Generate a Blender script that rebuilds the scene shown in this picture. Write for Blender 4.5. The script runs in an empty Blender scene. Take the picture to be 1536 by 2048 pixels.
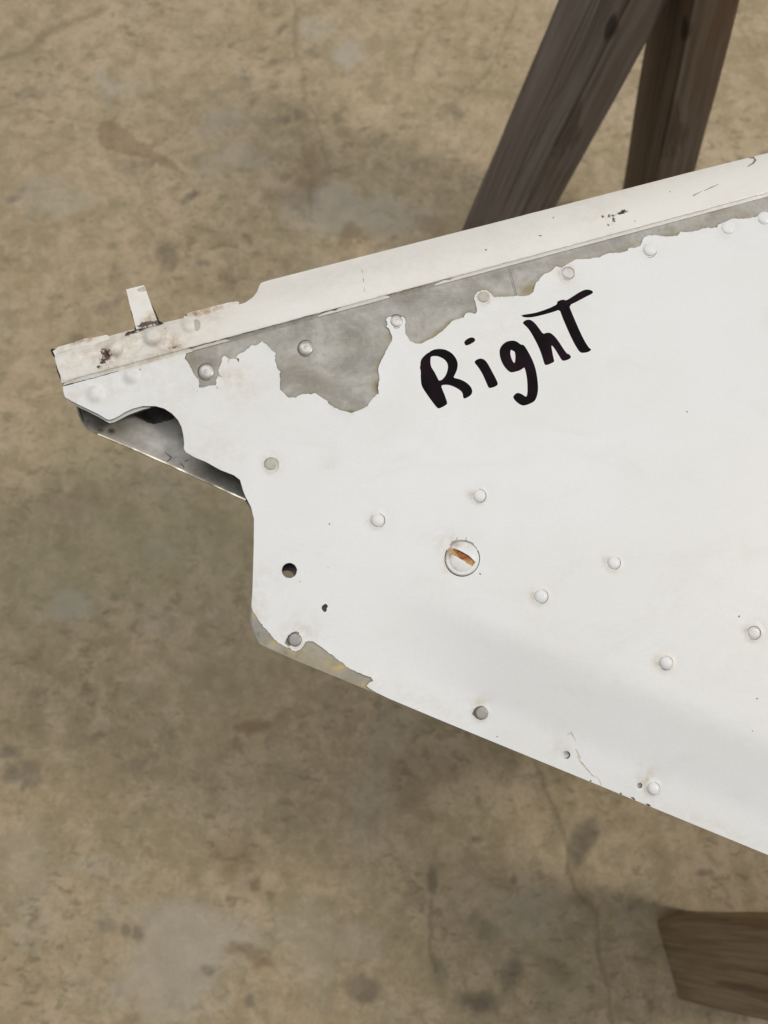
import bpy, bmesh, math, random
import numpy as np
from mathutils import Vector, Matrix
from mathutils.geometry import delaunay_2d_cdt

random.seed(7); rng = np.random.default_rng(7)
S = bpy.context.scene
COL = S.collection
R = math.radians

# ------------------------------------------------------------------ camera
ZP = 0.62                     # height of the bare-metal skin above the floor
CZ = ZP + 0.345               # phone height
TH = R(10)                    # tilt away from straight down
FPX = 1500.0                  # focal length in photo pixels (2048 high)
cam = bpy.data.cameras.new('camera'); cam_o = bpy.data.objects.new('camera', cam); COL.objects.link(cam_o)
cam_o.location = (0, 0, CZ); cam_o.rotation_euler = (TH, 0, 0)
cam.sensor_fit = 'VERTICAL'; cam.sensor_height = 36; cam.lens = 36 * FPX / 2048
cam.clip_start = 0.01; cam.clip_end = 100
cam.dof.use_dof = True; cam.dof.focus_distance = 0.350; cam.dof.aperture_fstop = 10.5
S.camera = cam_o
# ------------------------------------------------------------------ world, lamps, exposure
W = bpy.data.worlds.new('World'); S.world = W; W.use_nodes = True
bg = W.node_tree.nodes['Background']; bg.inputs[0].default_value = (0.96, 0.97, 1.0, 1); bg.inputs[1].default_value = 0.19
ER = Vector((math.cos(R(14)), math.sin(R(14)), 0)); EB = Vector((-ER.y, ER.x, 0))   # panel axes on the floor
def lamp(name, loc, target, sx, sy, power, col):
    l = bpy.data.lights.new(name, 'AREA'); l.shape = 'RECTANGLE'; l.size = sx; l.size_y = sy
    l.energy = power; l.color = col
    o = bpy.data.objects.new(name, l); COL.objects.link(o); o.location = loc
    o.rotation_euler = (Vector(target) - Vector(loc)).to_track_quat('-Z', 'Y').to_euler()
    return o
lamp('ceiling_lamp', ER * 2.6 + EB * -0.40 + Vector((0, 0, 3.4)), (0, 0, 0.4), 0.35, 0.8, 58, (1.0, 0.945, 0.87))
lamp('ceiling_lamp', ER * -1.2 + EB * 2.6 + Vector((0, 0, 3.4)), (0, 0, 0.4), 1.3, 0.4, 20, (1.0, 0.96, 0.90))
lamp('overhead_fill', Vector((0.3, 1.4, 4.6)), (0.1, 0.1, 0.4), 3.2, 3.2, 78, (0.945, 0.957, 0.975))  # added soft overhead fill, no roof opening known there
S.view_settings.view_transform = 'Standard'; S.view_settings.look = 'None'
S.view_settings.exposure = 0.0; S.view_settings.gamma = 1.0
S.cycles.use_denoising = True; S.cycles.max_bounces = 6
S.cycles.use_adaptive_sampling = True; S.cycles.adaptive_threshold = .02

# ------------------------------------------------------------------ photo-plane geometry
FW = Vector((0, math.sin(TH), -math.cos(TH))); UP = Vector((0, math.cos(TH), math.sin(TH))); RT = Vector((1, 0, 0))
def at(x, y, z):
    d = FW + RT * ((x - 768) / FPX) - UP * ((y - 1024) / FPX)
    return Vector((0, 0, CZ)) + d * ((z - CZ) / d.z)
def zm(x0, y0, s, pts): return [(x0 + a / s, y0 + b / s) for a, b in pts]
def sstep(a, b, v):
    t = min(1, max(0, (v - a) / (b - a))); return t * t * (3 - 2 * t)
def d_te(x, y): return (1398 + .413 * (x - 780) - y) * .9243          # pixels inside the trailing edge
def d_jog(x, y): return ((771 + (x - 127) * (393 - 771) / 1409.) - y) * .9659   # pixels above the joggle line
def skin(x, y):                      # height of the skin, mm: bend shaped in for a soft shade band by the trailing edge
    d = d_te(x, y); w = sstep(700, 1000, x)
    k = 0.0
    if d < 260:
        # integral of a slope that lives between d=70 and d=215
        a, b = 70., 205.
        t = (b - d)
        k = -0.225 * .222 * (max(0, t) if d > a else (b - a) + (a - d) * .25)
        if abs(d - b) < 16: k = -0.225 * .222 * ((b + 16 - d) ** 2) / 64.
    return k * w

# ------------------------------------------------------------------ materials
def mat(name):
    m = bpy.data.materials.new(name); m.use_nodes = True
    nt = m.node_tree; b = nt.nodes['Principled BSDF']
    return m, nt, b
class G:
    def __init__(s, nt): s.nt = nt
    def n(s, t, **k):
        o = s.nt.nodes.new(t)
        for a, v in k.items(): setattr(o, a, v)
        return o
    def l(s, a, b): s.nt.links.new(a, b)
    def coord(s, scale=(1, 1, 1), rot=(0, 0, 0)):
        c = s.n('ShaderNodeTexCoord'); m = s.n('ShaderNodeMapping')
        m.inputs['Scale'].default_value = scale; m.inputs['Rotation'].default_value = rot
        s.l(c.outputs['Object'], m.inputs[0]); return m.outputs[0]
    def noise(s, v, scale, detail=4, rough=.55, dist=0.0):
        o = s.n('ShaderNodeTexNoise'); s.l(v, o.inputs['Vector'])
        o.inputs['Scale'].default_value = scale; o.inputs['Detail'].default_value = detail
        o.inputs['Roughness'].default_value = rough; o.inputs['Distortion'].default_value = dist
        return o.outputs[0]
    def vor(s, v, scale, out='Distance'):
        o = s.n('ShaderNodeTexVoronoi'); s.l(v, o.inputs['Vector']); o.inputs['Scale'].default_value = scale
        return o.outputs[out]
    def ramp(s, f, a, b, lo=0.0, hi=1.0, smooth=True):
        o = s.n('ShaderNodeMapRange'); o.interpolation_type = 'SMOOTHSTEP' if smooth else 'LINEAR'
        s.l(f, o.inputs[0])
        for i, v in zip((1, 2, 3, 4), (a, b, lo, hi)): o.inputs[i].default_value = v
        return o.outputs[0]
    def math(s, op, a, b):
        o = s.n('ShaderNodeMath', operation=op)
        for i, v in enumerate((a, b)):
            if isinstance(v, (int, float)): o.inputs[i].default_value = v
            else: s.l(v, o.inputs[i])
        return o.outputs[0]
    def mix(s, f, a, b, blend='MIX'):
        o = s.n('ShaderNodeMix', data_type='RGBA', blend_type=blend)
        for i, v in ((0, f), (6, a), (7, b)):
            if isinstance(v, (int, float)): o.inputs[i].default_value = v
            elif isinstance(v, tuple): o.inputs[i].default_value = (*v, 1)
            else: s.l(v, o.inputs[i])
        return o.outputs[2]
    def bump(s, h, strength, dist, b, normal=None):
        o = s.n('ShaderNodeBump'); o.inputs['Strength'].default_value = strength; o.inputs['Distance'].default_value = dist
        s.l(h, o.inputs['Height']); 
        if normal is not None: s.l(normal, o.inputs['Normal'])
        if b is not None: s.l(o.outputs[0], b.inputs['Normal'])
        return o.outputs[0]
    def attr(s, name):
        o = s.n('ShaderNodeAttribute'); o.attribute_name = name
        x = s.n('ShaderNodeSeparateColor'); s.l(o.outputs['Color'], x.inputs[0]); return x.outputs

def paint_material(name, base, warm=(.52, .41, .25)):
    m, nt, b = mat(name); g = G(nt); v = g.coord()
    big = g.noise(v, 14, 4); fine = g.noise(v, 420, 3); med = g.noise(v, 120, 5, .65)
    a = g.attr('wear')
    c = g.mix(g.ramp(big, .35, .7), base, tuple(x * y for x, y in zip(base, (.99, .978, .95))))
    d = g.math('MINIMUM', g.math('MULTIPLY', g.math('MULTIPLY', a[0], 1.45), g.ramp(g.noise(v, 210, 5, .72), .36, .64, .12, 1.0)), .8)
    c = g.mix(d, c, warm)
    # grime: broken dark patches where the wear mask is high
    gr = g.ramp(g.math('ADD', g.math('MULTIPLY', g.noise(v, 520, 5, .7), 1.1), a[1]), 1.02, 1.16)
    c = g.mix(gr, c, (.032, .018, .010))
    # rust bleed
    ru = g.math('MULTIPLY', a[2], g.ramp(g.noise(v, 300, 4, .7), .3, .65))
    c = g.mix(ru, c, (.30, .11, .025))
    sm = g.math('MULTIPLY', g.ramp(g.noise(g.coord((1, 1.7, 1), (0, 0, R(25))), 16, 6, .68, 1.2), .50, .72), .10)
    c = g.mix(sm, c, (.50, .45, .37))
    # stray specks of dirt
    vd = g.n('ShaderNodeTexVoronoi'); g.l(v, vd.inputs['Vector']); vd.inputs['Scale'].default_value = 85
    sp = g.math('MULTIPLY', g.ramp(vd.outputs['Distance'], .012, .022, 1, 0), g.ramp(g.noise(v, 30, 2), .52, .6))
    c = g.mix(g.math('MULTIPLY', sp, .75), c, (.09, .075, .06))
    c = g.mix(g.math('MULTIPLY', g.ramp(g.noise(v, 800, 3, .6), .35, .7), .055), c, (.45, .44, .42))
    g.l(c, b.inputs['Base Color'])
    g.l(g.math('ADD', g.ramp(med, .3, .7, .30, .40), g.math('MULTIPLY', g.ramp(big, .4, .65), .10)), b.inputs['Roughness'])
    b.inputs['Specular IOR Level'].default_value = .42
    g.bump(g.math('ADD', g.math('MULTIPLY', fine, .5), big), .16, .0006, b)
    return m
M_paint = paint_material('white_paint', (.82, .822, .812))
M_strip = paint_material('cream_white_paint', (.82, .80, .75))

def metal_material(name, base, metal=.55, rough=.5, mott=.35, grain=True):
    m, nt, b = mat(name); g = G(nt)
    v = g.coord(); vs = g.coord((6, 30, 30), (0, 0, R(-14)))
    n1 = g.noise(v, 38, 6, .65, .6); n2 = g.noise(vs, 22, 5, .7); n3 = g.noise(v, 380, 5, .75)
    a = g.attr('wear')
    dark = tuple(x * y for x, y in zip(base, (.66, .65, .62))); lite = tuple(min(1, x * 1.22) for x in base)
    c = g.mix(g.ramp(n1, .32, .68), base, dark) if mott else base
    if mott: c = g.mix(g.math('MULTIPLY', g.ramp(n1, .3, .75), 1 - mott), c, base)
    c = g.mix(g.math('MULTIPLY', g.ramp(n2, .48, .78), .22), c, lite)
    c = g.mix(g.math('MULTIPLY', g.ramp(g.noise(v, 85, 5, .7, .5), .46, .66), .2), c, dark)
    c = g.mix(g.math('MULTIPLY', g.ramp(n3, .50, .66), .55), c, dark)
    c = g.mix(g.math('MULTIPLY', g.ramp(n3, .44, .32), .35), c, lite)
    c = g.mix(g.math('MULTIPLY', g.ramp(g.noise(g.coord((1.2, 60, 60), (0, 0, R(-10))), 30, 4, .7), .60, .68), .35), c, lite)
    c = g.mix(g.math('MULTIPLY', a[0], g.ramp(n3, .2, .6, .45, 1)), c, (.30, .245, .125))     # primer and sealant
    c = g.mix(g.math('MULTIPLY', a[1], g.ramp(n1, .25, .7, .5, 1)), c, (.06, .05, .038))    # dark dirt and painted shade
    c = g.mix(g.math('MULTIPLY', a[2], g.ramp(n3, .3, .6, .4, 1)), c, (.62, .46, .10))      # yellow primer
    g.l(c, b.inputs['Base Color'])
    mt = g.math('SUBTRACT', metal, g.math('MULTIPLY', g.math('MAXIMUM', g.math('MAXIMUM', a[0], a[1]), a[2]), metal))
    g.l(mt, b.inputs['Metallic'])
    g.l(g.ramp(n1, .3, .7, rough - .07, rough + .12), b.inputs['Roughness'])
    g.bump(g.math('ADD', n2, n3), .12, .0004, b)
    return m
M_metal = metal_material('bare_aluminium', (.445, .425, .385), .35, .55, .85)
M_rivet = metal_material('rivet_aluminium', (.62, .60, .565), .45, .42, .15)
M_pale = metal_material('pale_rivet', (.72, .705, .67), .12, .42, .15)
M_grey = metal_material('dull_rivet', (.42, .40, .385), .45, .5, .5)
M_tan = metal_material('primed_rivet', (.56, .54, .455), .05, .5, .3)
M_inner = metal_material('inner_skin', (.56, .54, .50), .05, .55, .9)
M_edge = metal_material('sheet_edge', (.78, .73, .62), .75, .28, .2)

def simple(name, c, rough=.6, var=.3, scale=200):
    m, nt, b = mat(name); g = G(nt); v = g.coord()
    n = g.noise(v, scale, 5, .65)
    g.l(g.mix(g.ramp(n, .3, .7), tuple(x * (1 - var) for x in c), tuple(min(1, x * (1 + var)) for x in c)), b.inputs['Base Color'])
    b.inputs['Roughness'].default_value = rough
    g.bump(n, .2, .0003, b)
    return m
M_dirt_shade = simple('seam_dirt', (.028, .022, .017), .8)  # seam dirt; also the shade colour of the left end wall
M_recess_shade = simple('painted_recess_shade', (.075, .068, .06), .8, .7, 120)
M_chipdark = simple('dark_chip', (.04, .034, .03), .7, .6, 900)
M_crack_shade = simple('crack_dirt_and_shade', (.11, .095, .075), .8)
M_scratch = simple('brown_scratch', (.60, .50, .38), .7, .3, 600)
M_pencil = simple('grey_mark', (.20, .19, .18), .7, .3, 600)
def ink_material():
    m, nt, b = mat('black_marker_ink'); g = G(nt); v = g.coord()
    n = g.noise(v, 60, 3)
    g.l(g.mix(g.ramp(n, .35, .7), (.003, .002, .0025), (.016, .007, .012)), b.inputs['Base Color'])
    g.l(g.ramp(n, .3, .7, .5, .62), b.inputs['Roughness']); b.inputs['Specular IOR Level'].default_value = .06
    return m
M_ink = ink_material()
def rust_material(name, lo, hi, cream, amount, sc=170):
    m, nt, b = mat(name); g = G(nt); v = g.coord(); n = g.noise(v, sc, 3, .55); n2 = g.noise(v, 500, 4, .7)
    c = g.mix(g.ramp(n2, .3, .7), lo, hi)
    c = g.mix(g.ramp(n, amount - .08, amount + .08), c, cream)
    g.l(c, b.inputs['Base Color']); b.inputs['Roughness'].default_value = .8; g.bump(n2, .5, .0006, b)
    return m
M_rust = rust_material('rusty_slot', (.16, .038, .008), (.46, .19, .05), (.52, .33, .14), .55)
M_flange = rust_material('rust_stained_flange', (.15, .085, .04), (.36, .23, .11), (.62, .55, .42), .50, 60)

def wood_material(name, tint=(1, 1, 1), red=.35):
    m, nt, b = mat(name); g = G(nt)
    v = g.coord((1, 1, .10)); v2 = g.coord((1, 1, .25)); v3 = g.coord((1, 1, .03))
    n1 = g.noise(v, 26, 5, .6, 1.0); n2 = g.noise(v3, 190, 4, .65); n3 = g.noise(v2, 8, 3); n4 = g.noise(v2, 30, 4, .6)
    k = lambda *c: tuple(x * t for x, t in zip(c, tint))
    c = g.mix(g.ramp(n1, .3, .7), k(.135, .112, .092), k(.225, .198, .176))
    c = g.mix(g.math('MULTIPLY', g.ramp(n2, .42, .62), .55), c, k(.275, .250, .235))
    c = g.mix(g.math('MULTIPLY', g.ramp(n4, .5, .7), .3), c, k(.10, .085, .070))
    c = g.mix(g.math('MULTIPLY', g.ramp(n3, .46, .64), red), c, k(.165, .095, .048))
    c = g.mix(g.math('MULTIPLY', g.ramp(g.noise(v, 17, 4, .6, 2.2), .57, .62), .5), c, k(.075, .058, .045))
    c = g.mix(g.math('MULTIPLY', g.ramp(g.noise(v3, 70, 4, .6, .6), .60, .64), .45), c, k(.07, .055, .045))
    vk = g.n('ShaderNodeTexVoronoi'); g.l(g.coord((1, 1, .5)), vk.inputs['Vector']); vk.inputs['Scale'].default_value = 12
    kk = g.math('ADD', vk.outputs['Distance'], g.math('MULTIPLY', n4, .10))
    c = g.mix(g.ramp(kk, .105, .15, .85, 0), c, (.03, .02, .015))
    g.l(c, b.inputs['Base Color']); g.l(g.ramp(n1, .3, .7, .65, .85), b.inputs['Roughness'])
    b.inputs['Specular IOR Level'].default_value = .25
    g.bump(g.math('ADD', n1, n2), .4, .0012, b)
    return m
M_wood = wood_material('weathered_wood', (1.0, .97, .93), .12)
M_wood2 = wood_material('red_brown_weathered_wood', (.98, .88, .76), .7)
M_wood3 = wood_material('brown_foot_wood', (1.75, 1.48, 1.05), .8)

def floor_material():
    m, nt, b = mat('stained_concrete'); g = G(nt); v = g.coord(); vs = g.coord((.75, 1.25, 1))
    a = g.attr('stain'); t = g.attr('tone')
    n1 = g.noise(v, 4, 5, .6, .4); n2 = g.noise(v, 26, 8, .70, .5); n3 = g.noise(vs, 62, 6, .72, .4); n4 = g.noise(v, 240, 4, .7)
    c = g.mix(g.ramp(n1, .36, .64), (.440, .342, .205), (.510, .400, .258))
    c = g.mix(g.math('MULTIPLY', g.ramp(g.noise(v, 11, 9, .74, .4), .44, .60), .55), c, (.365, .302, .178))
    c = g.mix(g.math('MULTIPLY', g.ramp(g.noise(v, 14, 9, .74, .4), .50, .64), .45), c, (.570, .448, .310))
    c = g.mix(g.math('MULTIPLY', g.ramp(g.noise(v, 8, 9, .74, .4), .54, .68), .45), c, (.460, .425, .350))
    c = g.mix(g.math('MULTIPLY', g.ramp(n2, .50, .62), .45), c, (.315, .250, .148))
    c = g.mix(g.math('MULTIPLY', g.ramp(n2, .48, .38), .30), c, (.57, .45, .305))
    n5 = g.noise(v, 40, 9, .74, .3)
    c = g.mix(g.math('MULTIPLY', g.ramp(n5, .50, .58), .42), c, (.320, .258, .158))
    c = g.mix(g.math('MULTIPLY', g.ramp(n5, .47, .40), .40), c, (.60, .475, .330))
    fl = g.math('MULTIPLY', g.ramp(n3, .53, .62), g.ramp(g.noise(v, 6.5, 4, .6), .40, .60, .22, .70))
    c = g.mix(fl, c, (.225, .182, .110))
    c = g.mix(g.math('MULTIPLY', g.ramp(n4, .46, .68), .30), c, (.25, .195, .12))
    c = g.mix(t[0], c, (.49, .45, .375))       # pale laitance
    c = g.mix(t[1], c, (.32, .30, .175))     # greenish
    c = g.mix(a[1], c, (.185, .112, .052))     # brown / rust
    c = g.mix(a[0], c, (.115, .098, .072))     # dark spots
    c = g.mix(a[2], c, (.165, .135, .080))     # cracks
    g.l(c, b.inputs['Base Color'])
    g.l(g.ramp(n2, .3, .7, .55, .8), b.inputs['Roughness']); b.inputs['Specular IOR Level'].default_value = .3
    g.bump(g.math('ADD', n3, g.math('MULTIPLY', n4, .5)), .25, .002, b)
    return m

# ------------------------------------------------------------------ mesh helpers
def link(name, me, m, parent=None, loc=None):
    o = bpy.data.objects.new(name, me); COL.objects.link(o)
    if m is not None and not me.materials: me.materials.append(m)
    if parent is not None: o.parent = parent
    if loc is not None: o.location = loc
    return o
def pip(pts, loops):
    x, y = pts[:, 0], pts[:, 1]; ins = np.zeros(len(pts), bool)
    for L in loops:
        L = np.asarray(L, float); x0, y0 = L[:, 0], L[:, 1]; x1, y1 = np.roll(x0, -1), np.roll(y0, -1)
        for a, b, c, d in zip(x0, y0, x1, y1):
            if b == d: continue
            k = ((b > y) != (d > y)) & (x < (c - a) * (y - b) / (d - b) + a); ins ^= k
    return ins
def dist_loops(pts, loops):
    best = np.full(len(pts), 1e9)
    for L in loops:
        L = np.asarray(L, float); A = L; B = np.roll(L, -1, 0)
        for a, b in zip(A, B):
            ab = b - a; q = ab @ ab
            if q < 1e-9: continue
            t = np.clip(((pts - a) @ ab) / q, 0, 1); best = np.minimum(best, np.hypot(*((a + t[:, None] * ab) - pts).T))
    return best
def dense(loop, step, jit=0.0, closed=True):
    out = []; n = len(loop)
    for i in range(n if closed else n - 1):
        a, b = loop[i], loop[(i + 1) % n]; L = math.hypot(b[0] - a[0], b[1] - a[1]); k = max(1, int(L / step))
        for j in range(k):
            t = j / k; x, y = a[0] + (b[0] - a[0]) * t, a[1] + (b[1] - a[1]) * t
            if jit and j: x += random.gauss(0, jit); y += random.gauss(0, jit)
            out.append((x, y))
    if not closed: out.append(loop[-1])
    return out
def smooth_loop(loop, it=2):
    for _ in range(it):
        out = []; n = len(loop)
        for i in range(n):
            a, b = loop[i], loop[(i + 1) % n]
            out += [(a[0] * .75 + b[0] * .25, a[1] * .75 + b[1] * .25), (a[0] * .25 + b[0] * .75, a[1] * .25 + b[1] * .75)]
        loop = out
    return loop
def circle(cx, cy, r, n=28, jit=0.0):
    return [(cx + (r + random.gauss(0, jit)) * math.cos(i * 2 * math.pi / n), cy + (r + random.gauss(0, jit)) * math.sin(i * 2 * math.pi / n)) for i in range(n)]
def blob(cx, cy, rx, ry, rot=0, n=14, rough=.25):
    out = []
    for i in range(n):
        a = i * 2 * math.pi / n; k = 1 + random.uniform(-rough, rough); x, y = rx * k * math.cos(a), ry * k * math.sin(a)
        out.append((cx + x * math.cos(rot) - y * math.sin(rot), cy + x * math.sin(rot) + y * math.cos(rot)))
    return out

def sheet(name, loops, zf, thick, m, parent, grid=30, extra=(), wear=None, base=None, sharp=35, lift=None):
    """a sheet of metal, paint or ink: outline (and holes) on the skin plane, height zf(x, y) in mm, thickness in mm"""
    V, Ed = [], []
    for L in loops:
        k = len(V); n = len(L); V += [Vector(p) for p in L]; Ed += [(k + i, k + (i + 1) % n) for i in range(n)]
    al = np.array([p for L in loops for p in L]); lo, hi = al.min(0), al.max(0)
    P = []
    if grid:
        gx = np.arange(lo[0], hi[0], grid); gy = np.arange(lo[1], hi[1], grid)
        X, Y = np.meshgrid(gx, gy); P = np.stack([X.ravel(), Y.ravel()], 1)
        P = P + rng.uniform(-.2, .2, P.shape) * grid
    if len(extra): P = np.concatenate([P, np.asarray(extra, float)]) if len(P) else np.asarray(extra, float)
    if len(P):
        P = P[pip(P, loops)]
        if len(P): P = P[dist_loops(P, loops) > 1.2]
        V += [Vector(p) for p in P]
    vs, es, fs, *_ = delaunay_2d_cdt(V, Ed, [], 0, 1e-5)
    vs = np.array([tuple(v) for v in vs]); fs = np.array([f for f in fs if len(f) == 3])
    cen = vs[fs].mean(1); fs = fs[pip(cen, loops)]
    a, b, c = vs[fs[:, 0]], vs[fs[:, 1]], vs[fs[:, 2]]
    ar = (b[:, 0] - a[:, 0]) * (c[:, 1] - a[:, 1]) - (b[:, 1] - a[:, 1]) * (c[:, 0] - a[:, 0])
    fs[ar > 0] = fs[ar > 0][:, ::-1]                       # image y points down
    used = np.unique(fs); mp = -np.ones(len(vs), int); mp[used] = np.arange(len(used)); vs = vs[used]; fs = mp[fs]
    n = len(vs); off = Vector(base) if base is not None else parent.location
    lf = np.zeros(n)
    if lift is not None: lf = lift(vs)
    top = [at(x, y, ZP + (zf(x, y) + l) / 1000.) - off for (x, y), l in zip(vs, lf)]
    verts = [tuple(p) for p in top]; faces = [tuple(int(i) for i in f) for f in fs]
    if thick:
        verts += [(p.x, p.y, p.z - thick / 1000.) for p in top]
        faces += [(f[2] + n, f[1] + n, f[0] + n) for f in faces[:]]
        cnt = {}
        for f in fs:
            for i, j in ((f[0], f[1]), (f[1], f[2]), (f[2], f[0])): cnt[(int(i), int(j))] = 1
        for (i, j) in cnt:
            if (j, i) not in cnt: faces.append((j, i, i + n, j + n))
    me = bpy.data.meshes.new(name); me.from_pydata(verts, [], faces)
    at_ = me.attributes.new('wear', 'FLOAT_COLOR', 'POINT')
    w = np.zeros((len(verts), 4)); w[:, 3] = 1
    if wear is not None:
        ww = wear(vs); w[:n, :3] = ww
        if thick: w[n:, :3] = ww
    at_.data.foreach_set('color', w.ravel().astype(np.float32))
    me.polygons.foreach_set('use_smooth', [True] * len(me.polygons)); me.set_sharp_from_angle(angle=R(sharp)); me.update()
    return link(name, me, m, parent)

def ribbon(name, pts, widths, zf, m, parent, thick=.03, off=.03):
    """a thin mark that follows the skin"""
    L, Rr = [], []
    for i, (x, y) in enumerate(pts):
        a = pts[max(0, i - 1)]; b = pts[min(len(pts) - 1, i + 1)]; dx, dy = b[0] - a[0], b[1] - a[1]; q = math.hypot(dx, dy)
        w = widths[i] / 2; L.append((x - dy / q * w, y + dx / q * w)); Rr.append((x + dy / q * w, y - dx / q * w))
    return sheet(name, [L + Rr[::-1]], lambda x, y: zf(x, y) + off, thick, m, parent, grid=0)

def lathe(name, prof, n=32):
    """prof: list of (r, z) in metres from the rim to the axis"""
    verts, faces = [], []
    for r, z in prof[:-1]:
        for i in range(n):
            a = 2 * math.pi * i / n; verts.append((r * math.cos(a), r * math.sin(a), z))
    verts.append((0, 0, prof[-1][1])); c = len(verts) - 1
    for k in range(len(prof) - 2):
        for i in range(n): faces.append((k * n + i, k * n + (i + 1) % n, (k + 1) * n + (i + 1) % n, (k + 1) * n + i))
    k = len(prof) - 2
    for i in range(n): faces.append((k * n + i, k * n + (i + 1) % n, c))
    me = bpy.data.meshes.new(name); me.from_pydata(verts, [], faces)
    me.polygons.foreach_set('use_smooth', [True] * len(me.polygons)); me.set_sharp_from_angle(angle=R(50)); me.update()
    return me

def tag(o, label=None, cat=None, kind=None, group=None):
    for k, v in (('label', label), ('category', cat), ('kind', kind), ('group', group)):
        if v: o[k] = v
    return o
def empty(name, loc):
    o = bpy.data.objects.new(name, None); COL.objects.link(o); o.location = loc; o.empty_display_size = .05; return o

# ------------------------------------------------------------------ concrete floor
def vnoise(x, y, f, seed):
    r2 = np.random.default_rng(seed); T = r2.random((256, 256)); X, Y = x * f, y * f
    i, j = np.floor(X).astype(int), np.floor(Y).astype(int); u, v = X - i, Y - j; u = u * u * (3 - 2 * u); v = v * v * (3 - 2 * v)
    g = lambda a, b: T[a & 255, b & 255]
    return (g(i, j) * (1 - u) + g(i + 1, j) * u) * (1 - v) + (g(i, j + 1) * (1 - u) + g(i + 1, j + 1) * u) * v
def fbm(x, y, f, seed, o=4):
    s = 0; a = .5; t = 0
    for k in range(o): s = s + a * vnoise(x, y, f * 2 ** k, seed + k); t += a; a *= .55
    return s / t
def build_floor():
    st = .003
    xs = np.concatenate([np.linspace(-3, -.75, 16)[:-1], np.arange(-.75, .75, st), np.linspace(.75, 3, 16)])
    ys = np.concatenate([np.linspace(-3, -.75, 16)[:-1], np.arange(-.75, .95, st), np.linspace(.95, 3.2, 16)])
    X, Y = np.meshgrid(xs, ys); nx, ny = len(xs), len(ys); X, Y = X.ravel(), Y.ravel()
    co = np.stack([X, Y, np.zeros_like(X)], 1)
    q = co - np.array([0, 0, CZ]); d = q @ np.array(FW)
    PX = 768 + FPX * q[:, 0] / d; PY = 1024 - FPX * (q @ np.array(UP)) / d
    wx = (fbm(X, Y, 28, 1) - .5) * 62; wy = (fbm(X, Y, 28, 11) - .5) * 62
    wx2 = (fbm(X, Y, 9, 21) - .5) * 60; wy2 = (fbm(X, Y, 9, 31) - .5) * 60
    ax, ay = PX + wx, PY + wy; bx, by = PX + wx + wx2, PY + wy + wy2
    det = fbm(X, Y, 70, 41)
    stain = np.zeros((len(X), 4)); stain[:, 3] = 1; tone = stain.copy()
    def spot(arr, ch, cx, cy, rx, ry, s, rot=0, soft=.45, warp=1):
        ux, uy = (ax, ay) if warp == 1 else (bx, by)
        c, sn = math.cos(R(rot)), math.sin(R(rot)); dx, dy = ux - cx, uy - cy
        a = (dx * c + dy * sn) / rx; b = (-dx * sn + dy * c) / ry
        r = np.sqrt(a * a + b * b) + (det - .5) * .7
        t = np.clip((1 + soft - r) / (2 * soft), 0, 1); t = t * t * (3 - 2 * t)
        arr[:, ch] = np.maximum(arr[:, ch], t * s * (np.clip(.45 + 1.1 * det, .5, 1.05) if ch == 0 and arr is stain else 1) * .92)
    D = lambda *a, **k: spot(stain, 0, *a, **k)
    B = lambda *a, **k: spot(stain, 1, *a, **k)
    Lt = lambda *a, **k: spot(tone, 0, *a, **k)
    Gn = lambda *a, **k: spot(tone, 1, *a, **k)
    for a in ((346, 516, 27, 20, .62), (404, 521, 15, 9, .5), (378, 384, 12, 13, .55), (35, 392, 18, 14, .5), (568, 351, 10, 9, .45),
              (565, 69, 9, 8, .6), (545, 133, 12, 8, .5), (270, 330, 40, 12, .3), (12, 1512, 22, 20, .6), (52, 1548, 24, 20, .55),
              (20, 1558, 14, 12, .55), (276, 1527, 34, 16, .32), (246, 1860, 13, 13, .6), (279, 1870, 15, 17, .55), (208, 1852, 22, 12, .45),
              (414, 1929, 12, 13, .5), (491, 1988, 13, 12, .45), (869, 1761, 14, 28, .6), (1016, 1938, 26, 34, .5),
              (953, 2008, 38, 30, .66), (724, 1970, 26, 32, .5), (869, 1938, 22, 30, .38), (964, 1671, 7, 6, .6), (1021, 1755, 8, 9, .5), (1418, 1750, 14, 10, .75),
              (1160, 1800, 18, 12, .3), (955, 1850, 22, 30, .3), (150, 690, 22, 14, .3), (60, 190, 30, 12, .35), (840, 95, 12, 8, .45), (905, 215, 22, 9, .35), (690, 240, 9, 12, .45),
              (830, 330, 40, 9, .3), (470, 560, 14, 22, .3), (245, 560, 16, 34, .3), (560, 245, 12, 9, .4), (590, 235, 14, 12, .45), (640, 110, 10, 16, .4), (215, 610, 26, 16, .35)):
        D(*a)
    D(1163, 1690, 28, 46, .62, rot=20, soft=.3)
    for a in ((627, 350, 42, 48, .4), (590, 390, 50, 22, .3), (504, 1462, 22, 12, .55), (478, 1486, 12, 12, .5), (517, 1768, 16, 14, .6), (555, 1791, 12, 9, .55), (471, 1716, 40, 50, .35),
              (491, 1905, 22, 14, .5), (522, 1918, 20, 14, .5), (830, 1560, 70, 60, .28), (690, 470, 22, 26, .45), (1110, 1940, 26, 22, .35), (860, 450, 34, 20, .4), (150, 1000, 60, 30, .2)):
        B(*a)
    spot(stain, 1, 492, 468, 22, 6, .55, rot=18)
    # the flat brown patch at upper left, hard on its left side
    pl = np.array(smooth_loop([(192, 242), (232, 236), (262, 262), (284, 292), (330, 318), (380, 350), (330, 340), (292, 315), (240, 306), (200, 300)], 1))
    ins = pip(np.stack([PX + wx * .4, PY + wy * .4], 1), [pl]); stain[:, 1] = np.maximum(stain[:, 1], ins * .42)
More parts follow.
